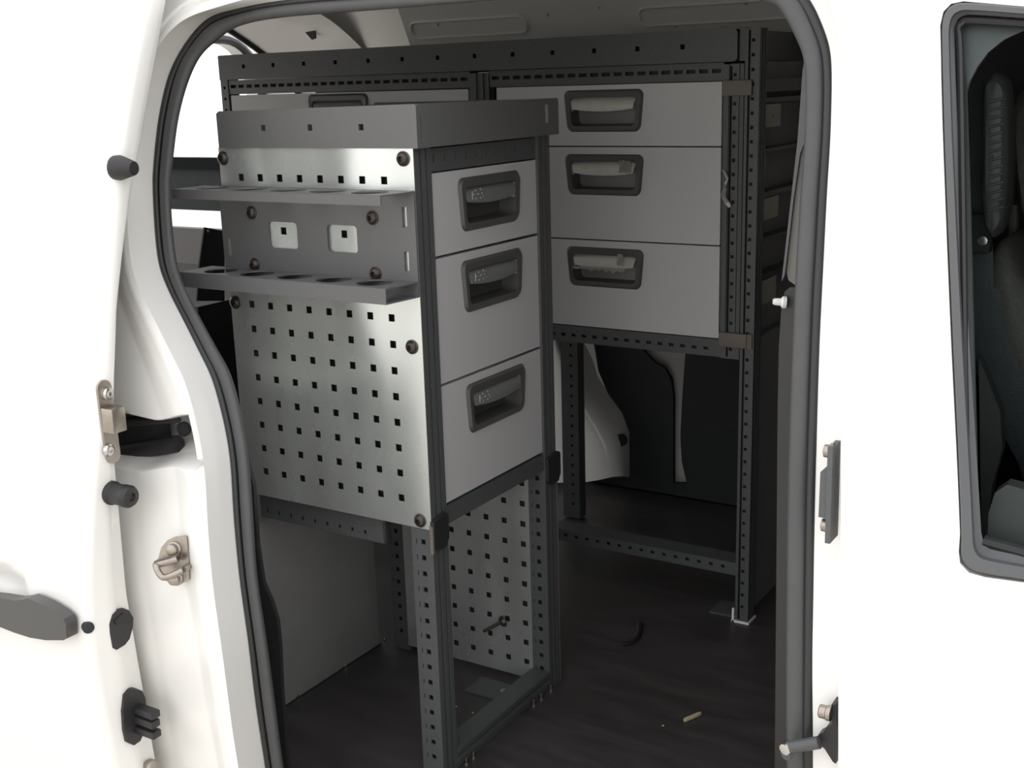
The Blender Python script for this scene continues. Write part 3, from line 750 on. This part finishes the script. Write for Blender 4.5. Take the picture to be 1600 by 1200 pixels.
# corner clips
for y0, y1 in ((-.002, .034), (FY-.036, FY+.004)):
    bm = B()
    plate(bm, [[(y0, -.484), (y1-.006, -.478), (y1, -.482), (y1, -.518), (y1-.008, -.530), (y0+.01, -.530), (y0, -.522)]], (FX, 0, 0), U=(0, 1, 0), V=(0, 0, 1), N=(1, 0, 0), t=.007)
    obj('corner_clip', bm, RUBBER, t)
bm = B(); box(bm, FX+.0005, FX+.006, -.005, -.0025, -.532, -.490); obj('clip_edge', bm, CLIP, t)
# lower pierced sheet at the far side and side sheet
hl = [sq(.1222+.0375*i, -.7516-.0367*j, .0100) for i in range(-2, 5) for j in range(-6, 4)]
bm = B(); plate(bm, [rect(.0125, .285, FLOOR+.012, -.505)]+hl, (0, FY-.0375, 0), U=(1, 0, 0), V=(0, 0, 1), N=(0, -1, 0), t=.0015)
lpn = obj('perforated_panel', bm, GALV, t, label='lower dull galvanised sheet behind the open frame')
bm = B(); box(bm, .0125, .285, FY-.033, FY-.030, FLOOR+.012, -.505); obj('hole_shade', bm, SHADE, t)  # black sheet, puts the shade behind the lower holes into colour
bm = B(); c = Vector((.2266, FY-.039, -.7949)); lathe(bm, [(.0105, 0), (.0105, .002), (.008, .006), (.003, .007), (.003, .04), (0, .042)], c, (-.5, -.8, -.25), 14); obj('hanging_screw', bm, BOLT, lpn)
for y, x in ((.055, FX+.004), (.075, FX+.004), (.26, FX+.004), (.285, FX+.004), (.318, FX+.004)):
    bm = B(); lathe(bm, [(.0035, 0), (.0035, .002), (.0015, .003), (.0015, .012), (0, .013)], (x+.001, y, FLOOR), (0, 0, 1), 10); obj('floor_screw', bm, STEEL, t)
bm = B(); box(bm, .19, .285, .245, .30, FLOOR, FLOOR+.003); obj('foot_plate', bm, FRAME, t)
bm = B(); lathe(bm, [(.008, 0), (.007, .004), (0, .005)], (.255, .27, FLOOR+.003), (0, 0, 1), 12); obj('bolt', bm, CHROME, t)
# thin bright edge of the rear post
bm = B(); box(bm, FX-.001, FX+.0012, FY+.0005, FY+.002, FLOOR, -.50); obj('post_edge', bm, STEEL, t)

# ================================================================== LONG RACK ALONG THE FAR SIDE
BY = .731; RX0 = -.760
t = thing('shelving_rack', 'long dark rack with wide grey drawers along the far side of the van', 'rack', (-.12, .92, FLOOR))
BD = 1.10
post('post', t, .4985, .5250, BY-.004, BY+.032, FLOOR+.004, .2030, (.513,), pitch=.0245, hs=.006, start=.02, groove=True)
post('post', t, .4590, .4965, BY-.003, BY+.032, -.382, .1440, (.480,), pitch=.0245, hs=.006, start=.018, groove=True)
post('post', t, -.0770, -.0320, BY-.003, BY+.032, -.382, .1440, (-.047,), pitch=.0245, hs=.006, start=.018)
post('post', t, RX0, RX0+.022, BY-.003, BY+.032, -.382, .1490, (RX0+.011,), pitch=.0245, hs=.006, start=.018)
post('post', t, .4985, .5250, BD-.03, BD, FLOOR+.004, .20, (.512,), pitch=.0245, hs=.006)
post('post', t, -.0770, -.0320, BD-.03, BD, FLOOR+.004, .20, (-.05,), pitch=.0245, hs=.006)
bm = B(); box(bm, RX0+.01, .49, BD-.06, BD-.055, -.36, .14); obj('back_panel', bm, SHADE, t)
for x in (-.062, -.046, .468, .487):
    bm = B(); box(bm, x-.002, x+.002, BY-.0062, BY-.0028, -.35, .144); obj('post_rib', bm, FRAME, t)
# top tray fascia with small square holes
bm = B()
ch = [sq(x, .1765, .0085) for x in [-.679+.0885*k for k in range(13)]]
plate(bm, [[(RX0+.004, .1485), (.478, .1485), (.4855, .154), (.4855, .197), (.480, .2045), (RX0+.004, .2015)]]+ch, (0, BY-.006, 0), U=(1, 0, 0), V=(0, 0, 1), N=(0, -1, 0), t=.003)
box(bm, RX0+.004, .482, BY-.005, BD, .149, .153); box(bm, RX0+.004, .482, BY+.02, BY+.024, .153, .198, 1); box(bm, RX0+.004, .482, BY-.005, BY+.02, .199, .2025); box(bm, .478, .482, BY-.005, BD, .153, .2025); box(bm, RX0+.004, RX0+.007, BY-.005, BD, .153, .2015); box(bm, RX0+.004, .482, BD-.004, BD, .153, .2015)
obj('top_tray', bm, (FRAME, SHADE), t)
bm = B(); box(bm, .487, .4975, BY-.001, BY+.02, .149, .205); obj('tray_end', bm, FRAME, t)
# header rails and lower rails
rail('rail', t, -.031, .4585, BY-.001, BY+.03, .1165, .1475, [-.017+.0243*k for k in range(20)], sw=.017, sh=.007, zc=.1335)
rail('rail', t, RX0+.022, -.0775, BY-.001, BY+.03, .1165, .1475, [RX0+.037+.0243*k for k in range(27)], sw=.017, sh=.007, zc=.1335)
rail('rail', t, -.60, .4585, BY-.001, BY+.03, -.3810, -.3480, [-.58+.0235*k for k in range(44)], sw=.010, sh=.006, zc=-.3665)
rail('rail', t, -.60, .4985, BY+.002, BY+.03, -.8115, -.7855, [-.58+.025*k for k in range(43)], sw=.008, sh=.006, zc=-.797)
bm = B(); box(bm, -.6, .4985, BY+.03, BY+.05, -.7890, -.7855); obj('rail_lip', bm, FRAME, t)
# brown clips tying the two profiles
for z0, z1 in ((.0905, .1170), (-.3590, -.3320)):
    bm = B(); box(bm, .4595, .5135 if z0 > 0 else .5130, BY-.011, BY-.0045, z0, z1, bev=.0015)
    if z0 < 0: box(bm, .5131, .5225, BY-.0085, BY-.0045, z0, z1)
    obj('tie_clip', bm, CLIP, t)
# drawers of the right bank
bz = [(.1150, .1131), (.0013, .1762), (-.1757, .1718)]
fm = [1, 2, 3]
for k, (z, h) in enumerate(bz):
    d = front(t, (-.0148, BY-.002, z), (1, 0, 0), (0, 0, 1), (0, -1, 0), .4705, h-.0018, .2350, ht=.0105+.0045*(k > 0), grip=FILM, film=1, mark=False)
    bm = B(); box(bm, .0, .4685, BY+.02, BD-.08, z-h+.012, z-.012); obj('drawer_box', bm, LINER, d)
    if k:      # torn scraps of film on the grip
        bm = B(); cx_, cz_ = (.272, z-.032) if k == 1 else (.268, z-.030); rows = []
        for a in range(6):
            rows.append([(cx_+.005*(b-3)+random.uniform(-.002, .002), BY-.0115-random.uniform(0, .004), cz_+.0045*(a-3)+random.uniform(-.0015, .0015)) for b in range(6 if k == 1 else 4)])
        grid(bm, rows); rr = bmesh.ops.solidify(bm, geom=bm.faces[:], thickness=.0006); obj('film_scrap', bm, BEIGE if k == 1 else FILM, d)
        if k == 2:
            bm = B(); rows = []
            for b in range(15): rows.append([(.155+.008*b, BY-.0105+random.uniform(-.001, .001), z-.0500), (.155+.008*b+random.uniform(-.003, .003), BY-.0115+random.uniform(-.002, .002), z-.0545-random.uniform(0, .008)*(b % 2))])
            grid(bm, rows); bmesh.ops.solidify(bm, geom=bm.faces[:], thickness=.0005); obj('film_scrap', bm, FILM, d)
# left bank: wide drawers, the lower ones hidden behind the tall rack
for k, (z, h) in enumerate(bz):
    d = front(t, (RX0+.028, BY-.002, z-.001), (1, 0, 0), (0, 0, 1), (0, -1, 0), .650, h-.0018, .313, ht=.0045, grip=GRIP, mark=False)
    bm = B(); box(bm, RX0+.04, -.085, BY+.02, BD-.08, z-h+.012, z-.012); obj('drawer_box', bm, LINER, d)
# open flank towards the cab: runner plates with a hole, drawer sides, lower closing sheet
bm = B(); box(bm, .486, .492, BY+.03, BD-.02, -.35, .148); obj('flank_panel', bm, LINER, t)
for z0, z1 in ((.033, .073), (-.132, -.093), (-.288, -.243)):
    bm = B(); zc = (z0+z1)/2
    plate(bm, [rect(.752, .858, z0, z1), circ(.818, zc, .004, 10)], (.514, 0, 0), U=(0, 1, 0), V=(0, 0, 1), N=(1, 0, 0), t=.004); obj('runner_plate', bm, BEIGE, t)
    bm = B(); box(bm, .494, .520, .765, BD-.03, z1+.004, z1+.012); obj('runner_rail', bm, FRAME, t)
for z0, z1 in ((-.052, -.010), (-.215, -.170)):
    bm = B(); plate(bm, [rect(.752, .80, z0, z1), circ(.765, (z0+z1)/2-.008, .003, 8)], (.512, 0, 0), U=(0, 1, 0), V=(0, 0, 1), N=(1, 0, 0), t=.003); obj('runner_plate', bm, LINER, t)
    bm = B(); box(bm, .494, .518, .765, BD-.03, z1, z1+.006); obj('runner_rail', bm, FRAME, t)
bm = B(); box(bm, .500, .522, BY+.034, BD-.035, .095, .117); obj('flank_bar', bm, FRAME, t)
bm = B(); box(bm, .505, .511, BY+.033, BD-.032, FLOOR+.004, -.352); obj('side_sheet', bm, LINER, t)
# feet
bm = B(); box(bm, .492, .528, BY-.007, BY+.034, FLOOR, FLOOR+.004); box(bm, .4935, .4975, BY-.007, BY-.003, FLOOR, FLOOR+.028); obj('end_cap', bm, WHITEP, t, label='white plastic end cap under the post')
bm = B(); box(bm, .44, .492, BY+.01, BY+.07, FLOOR, FLOOR+.004); obj('foot_plate', bm, FRAME, t)
# crumpled film on the post next to the middle drawer
bm = B(); rows = []
for a in range(9):
    zz = -.036-.0085*a
    rows.append([(.462+.003*b+.006*math.sin(a*.9)+random.uniform(-.002, .002)+.001*a, BY-.009-random.uniform(0, .006), zz+random.uniform(-.002, .002)) for b in range(2 if a < 4 else 3)])
for a, b in zip(rows, rows[1:]):
    n_ = min(len(a), len(b)); grid(bm, [a[:n_], b[:n_]])
bmesh.ops.solidify(bm, geom=bm.faces[:], thickness=.0004)
obj('film_scrap', bm, FILM, t)

# ================================================================== FLOOR LEVEL AND SMALL THINGS
# wheel box of the near side behind the tall rack: sheet with rivets along its foot
t = thing('wheel_box', 'dark grey boarded wheel box behind the tall drawer rack, riveted at its foot', 'wheel box', (-.3, .1, FLOOR))
bm = B(); box(bm, -.9, -.052, -.18, .318, FLOOR, -.56, bev=.004); obj('cover', bm, LINER, t)
bm = B(); box(bm, -.052, -.0505, -.12, .318, FLOOR, FLOOR+.002); obj('foot_trim', bm, BOLT, t)
for q in ((467, 1117), (541, 1066), (603, 1022)):
    p = on('x', -.052, *q); p.z = max(p.z, FLOOR+.004)
    bm = B(); lathe(bm, [(.0035, 0), (.003, .0015), (0, .002)], (-.052, p.y, p.z), (1, 0, 0), 10); obj('rivet', bm, CHROME, t)
# far rear door standing open behind the van, seen from its inner side
RDY = 1.415
t = thing('rear_door', 'rear barn door standing open behind the van, dark trim under its window', 'rear door', (-1.8, RDY, -1.0))
zq = [on('y', RDY, 310, y).z for y in (246, 264, 328.5, 357.5, 413)]
xr, xl_ = -1.335, -2.15
bm = B(); plate(bm, [rect(xl_, xr, zq[0], .62, .03), rect(xl_+.07, xr-.012, zq[0]+.002, .52, .05)], (0, RDY, 0), U=(1, 0, 0), V=(0, 0, 1), N=(0, 1, 0), t=.03); obj('window_frame', bm, PAINT, t)
bm = B(); plate(bm, [rect(xl_+.06, xr-.006, zq[0]-.004, .53)], (0, RDY+.012, 0), U=(1, 0, 0), V=(0, 0, 1), N=(0, 1, 0), t=.004); obj('window_glass', bm, GLASS, t)
bm = B(); box(bm, xl_, xr, RDY-.012, RDY+.03, zq[1], zq[0]); obj('belt_trim', bm, DTRIM3, t)
bm = B(); box(bm, xl_, xr, RDY, RDY+.03, zq[2], zq[1]-.0005); obj('inner_trim', bm, DTRIM, t)
bm = B(); box(bm, xl_, xr, RDY-.002, RDY+.03, zq[4], zq[3]-.0); obj('lower_trim', bm, DTRIM2, t)
bm = B(); box(bm, xl_, xr, RDY, RDY+.03, -1.0, zq[4]-.0005); obj('lower_panel', bm, RUBBER, t)
bm = B(); box(bm, xl_, xl_+.05, RDY, RDY+.03, zq[3]+.0005, zq[2]-.0005); obj('slot_end', bm, DTRIM, t)
t2 = thing('bracket', 'black steel bracket with a round hole in front of the open rear door', 'bracket', (-.8, .7, FLOOR))
XB_ = -.80
q = [on('x', XB_, *s) for s in ((310, 412), (318, 355), (349, 361), (349, 470), (306, 470))]; hc_ = on('x', XB_, 323.5, 360.5)
bm = B(); plate(bm, [[(p.y, p.z) for p in q], circ(hc_.y, hc_.z, .0035, 10)], (XB_, 0, 0), U=(0, 1, 0), V=(0, 0, 1), N=(1, 0, 0), t=.004); obj('arm', bm, BLACK, t2)
lo = min(p.z for p in q); y0_ = min(p.y for p in q); y1_ = max(p.y for p in q)
bm = B(); box(bm, XB_-.03, XB_+.004, y0_, y1_, FLOOR, lo); obj('foot', bm, BLACK, t2)

def scrap(name, label, cat, x, y, L_, W_, ang, m, h=.004):
    p = on('z', FLOOR, x, y); bm = B()
    P = [Vector((p.x+math.cos(ang)*L_*(s-.5), p.y+math.sin(ang)*L_*(s-.5), FLOOR+h*.5)) for s in (0, .1, .5, .9, 1)]
    tube(bm, P, lambda f: W_*(.6 if f in (0, 1) else 1), 8, ry=h*.5, up=(0, 0, 1)); return obj(name, bm, m, None, label, cat)
scrap('paper_scrap', 'small tan scrap lying on the dark floor near the front pillar', 'scrap', 1082, 1123, .036, .004, 1.15, TAN, .007)
p = [on('z', FLOOR, *q) for q in ((1000, 976), (999, 990), (992, 1002), (980, 1007), (972, 1007))]
bm = B(); tube(bm, catmull([Vector((v.x, v.y, FLOOR+.003)) for v in p], 5), .006, 8, ry=.003, up=(0, 0, 1)); obj('strap_end', bm, STRAP, None, 'short dark curved strap lying on the floor in front of the long rack', 'strap')
for n_, (x, y, lab) in enumerate(((1036, 1135, 'tiny pale crumb on the dark floor beside the tan scrap'), (739, 1115, 'pale crumb on the floor inside the open foot of the tall rack'), (713, 1105, 'smaller crumb on the floor close to the front post of the tall rack'))):
    p = on('z', FLOOR, x, y); bm = B(); bmesh.ops.create_icosphere(bm, subdivisions=1, radius=.0022)
    for v in bm.verts: v.co = Vector((p.x+v.co.x*random.uniform(.7, 1.5), p.y+v.co.y, FLOOR+.0015+v.co.z*.6))
    obj('crumb', bm, TAN, None, lab, 'crumb')

# inner covers of the front pillar, seen beside the seal
yp = .02
def poly_y(name, pts, Y, th, m, label, cat, par=None, bev=.004):
    q = [on('y', Y, *p) for p in pts]; bm = B(); plate(bm, [[(p.x, p.z) for p in q]], (0, Y, 0), U=(1, 0, 0), V=(0, 0, 1), N=(0, 1, 0), t=th)
    return obj(name, bm, m, par, label, cat)
t = thing('pillar_trim', 'grey inner cover of the front pillar beside the door seal', 'pillar trim', (.86, yp, FLOOR))
poly_y('upper_cover', ((1300, 180), (1262, 210), (1252, 240), (1242, 310), (1234, 380), (1229, 425), (1232, 438), (1242, 445), (1300, 450)), yp, .05, TRIMB, None, None, t)
poly_y('cover_edge', ((1262, 60), (1262, 210), (1250, 240), (1240, 310), (1232, 380), (1226, 430), (1221, 440), (1228, 380), (1237, 300), (1246, 220), (1254, 110)), yp-.004, .05, TRIMG, None, None, t)
poly_y('lower_cover', ((1226, 456), (1234, 449), (1300, 449), (1300, 1250), (1210, 1250), (1213, 900), (1215, 640), (1217, 540), (1221, 480)), yp+.006, .05, TRIMD, None, None, t)
bm = B(); c = on('y', yp, 1220, 472); lathe(bm, [(.0, .009), (.003, .009), (.004, .007), (.0045, 0), (.007, -.002), (.007, -.006), (0, -.006)], c, (-1, -.5, .1), 12); obj('knob', bm, WHITEP, t, label='small white knob')

# ================================================================== CAB SEAT
t = thing('car_seat', 'dark cloth car seat seen through the front door window', 'car seat', (1.12, .30, FLOOR))
def seatpt(x, y, Y): return on('y', Y, x, y)
bm = B()
ol = [seatpt(*q, .12) for q in ((1548, 470), (1545, 420), (1550, 392), (1562, 378), (1578, 385), (1600, 425), (1640, 480), (1700, 560), (1760, 700), (1760, 900), (1640, 900), (1600, 760), (1575, 640), (1558, 560))]
ol = catmull(ol, 4, True)
cx_ = sum(p.x for p in ol)/len(ol); cz_ = sum(p.z for p in ol)/len(ol); rows = []
for y, s in ((.09, .0), (.09, .55), (.094, .8), (.11, .95), (.14, 1.0), (.40, 1.0), (.44, .95), (.455, .8), (.46, .55), (.46, 0.0)):
    rows.append([(cx_+(p.x-cx_)*max(s, .01), y, cz_+(p.z-cz_)*max(s, .01)) for p in ol])
grid(bm, rows, closed=True); obj('backrest', bm, SEAT, t, smooth=60)
bm = B(); q = [seatpt(*p, .1) for p in ((1500, 905), (1620, 820), (1800, 800))]
box(bm, 1.06, 1.55, .09, .46, -.52, -.36, bev=.04); obj('seat_cushion', bm, SEAT, t)
bm = B(); box(bm, 1.08, 1.5, .12, .43, FLOOR, -.52, bev=.01); obj('seat_base', bm, BLACK, t)
bm = B(); hr = [seatpt(*q_, .2) for q_ in ((1590, 150), (1625, 140), (1650, 160), (1652, 330), (1640, 350), (1612, 350), (1596, 320), (1586, 220))]
hr = catmull(hr, 4, True); cx_ = sum(p.x for p in hr)/len(hr); cz_ = sum(p.z for p in hr)/len(hr); rows = []
for y, s in ((.17, .02), (.17, .7), (.18, .92), (.20, 1), (.34, 1), (.36, .92), (.37, .7), (.37, .02)): rows.append([(cx_+(p.x-cx_)*s, y, cz_+(p.z-cz_)*s) for p in hr])
grid(bm, rows, closed=True); obj('head_rest', bm, SEAT, t, smooth=60)
bm = B(); a = seatpt(1584, 320, .26); tube(bm, [a, a+Vector((.012, 0, -.16))], .006, 8); obj('head_rest_rod', bm, GREYB, t)
t = thing('seat_belt', 'dark seat belt hanging diagonally beside the cab seat', 'seat belt', (1.05, .03, FLOOR))
bm = B(); P = [on('y', .03, *q) for q in ((1528, 455), (1540, 520), (1552, 560), (1575, 620), (1610, 690), (1660, 780))]
tube(bm, catmull(P, 5), .022, 10, ry=.0025, up=(0, 1, 0)); obj('webbing', bm, BELT, t)
bm = B(); P = [on('y', .03, *q) for q in ((1524, 130), (1524, 250), (1526, 360), (1528, 455))]; tube(bm, catmull(P, 4), .016, 10, ry=.0025, up=(0, 1, 0)); obj('webbing', bm, BELT, t)
bm = B(); c = on('y', .03, 1533, 376); box(bm, c.x-.012, c.x+.012, c.y-.014, c.y+.005, c.z-.012, c.z+.03, bev=.004); obj('anchor', bm, BLACK, t)
bm = B(); c = on('y', .015, 1536, 376); lathe(bm, [(.006, 0), (.005, .003), (0, .004)], c, (0, -1, 0), 10); obj('bolt', bm, CHROME, t)
# padded cover of the front pillar inside the cab, and the top of the door card
t = thing('cab_pillar_cover', 'ribbed grey pillar cover behind the front door glass, left of the seat', 'pillar cover', (1.06, .0, FLOOR))
bm = B(); pts = [(1536, 130), (1535, 260), (1535, 340), (1545, 372), (1558, 372), (1572, 330), (1577, 240), (1574, 150), (1566, 118), (1548, 112)]
q = chaikin([on('y', -.01, *p) for p in pts]); cxp = sum(p.x for p in q)/len(q); czp = sum(p.z for p in q)/len(q)
rows = [[(cxp+(p.x-cxp)*k, y, czp+(p.z-czp)*k) for p in q] for y, k in ((.03, 1.0), (-.005, 1.0), (-.015, .9), (-.020, .6), (-.021, .02))]
grid(bm, rows, closed=True); obj('pad', bm, CABG, t)
bm = B()
for k in range(14):
    a = on('y', -.0215, 1544, 160+13*k); b_ = on('y', -.0215, 1568, 154+13*k); tube(bm, [a, b_], .0012, 6)
obj('rib', bm, CABG, t)
bm = B(); q = [on('y', .005, *p) for p in ((1529, 560), (1536, 575), (1562, 640), (1566, 700), (1550, 760), (1540, 850), (1534, 850))]
plate(bm, [[(p.x, p.z) for p in q]], (0, .005, 0), U=(1, 0, 0), V=(0, 0, 1), N=(0, 1, 0), t=.02); obj('lower_cover', bm, CABG, t)
fd = bpy.data.objects['front_door']
bm = B(); q = [skin(D_OUT+.05, *p) for p in ((1546, 800), (1556, 768), (1575, 755), (1640, 772), (1760, 800), (1760, 980), (1540, 960))]
plate(bm, [[(p.x, p.z) for p in q]], (0, 0, 0), U=(1, 0, 0), V=(0, 0, 1), N=(0, 1, 0), t=.02)
for v in bm.verts: v.co.y += g(v.co.z)+D_OUT+.045
obj('door_card', bm, CABG, fd)
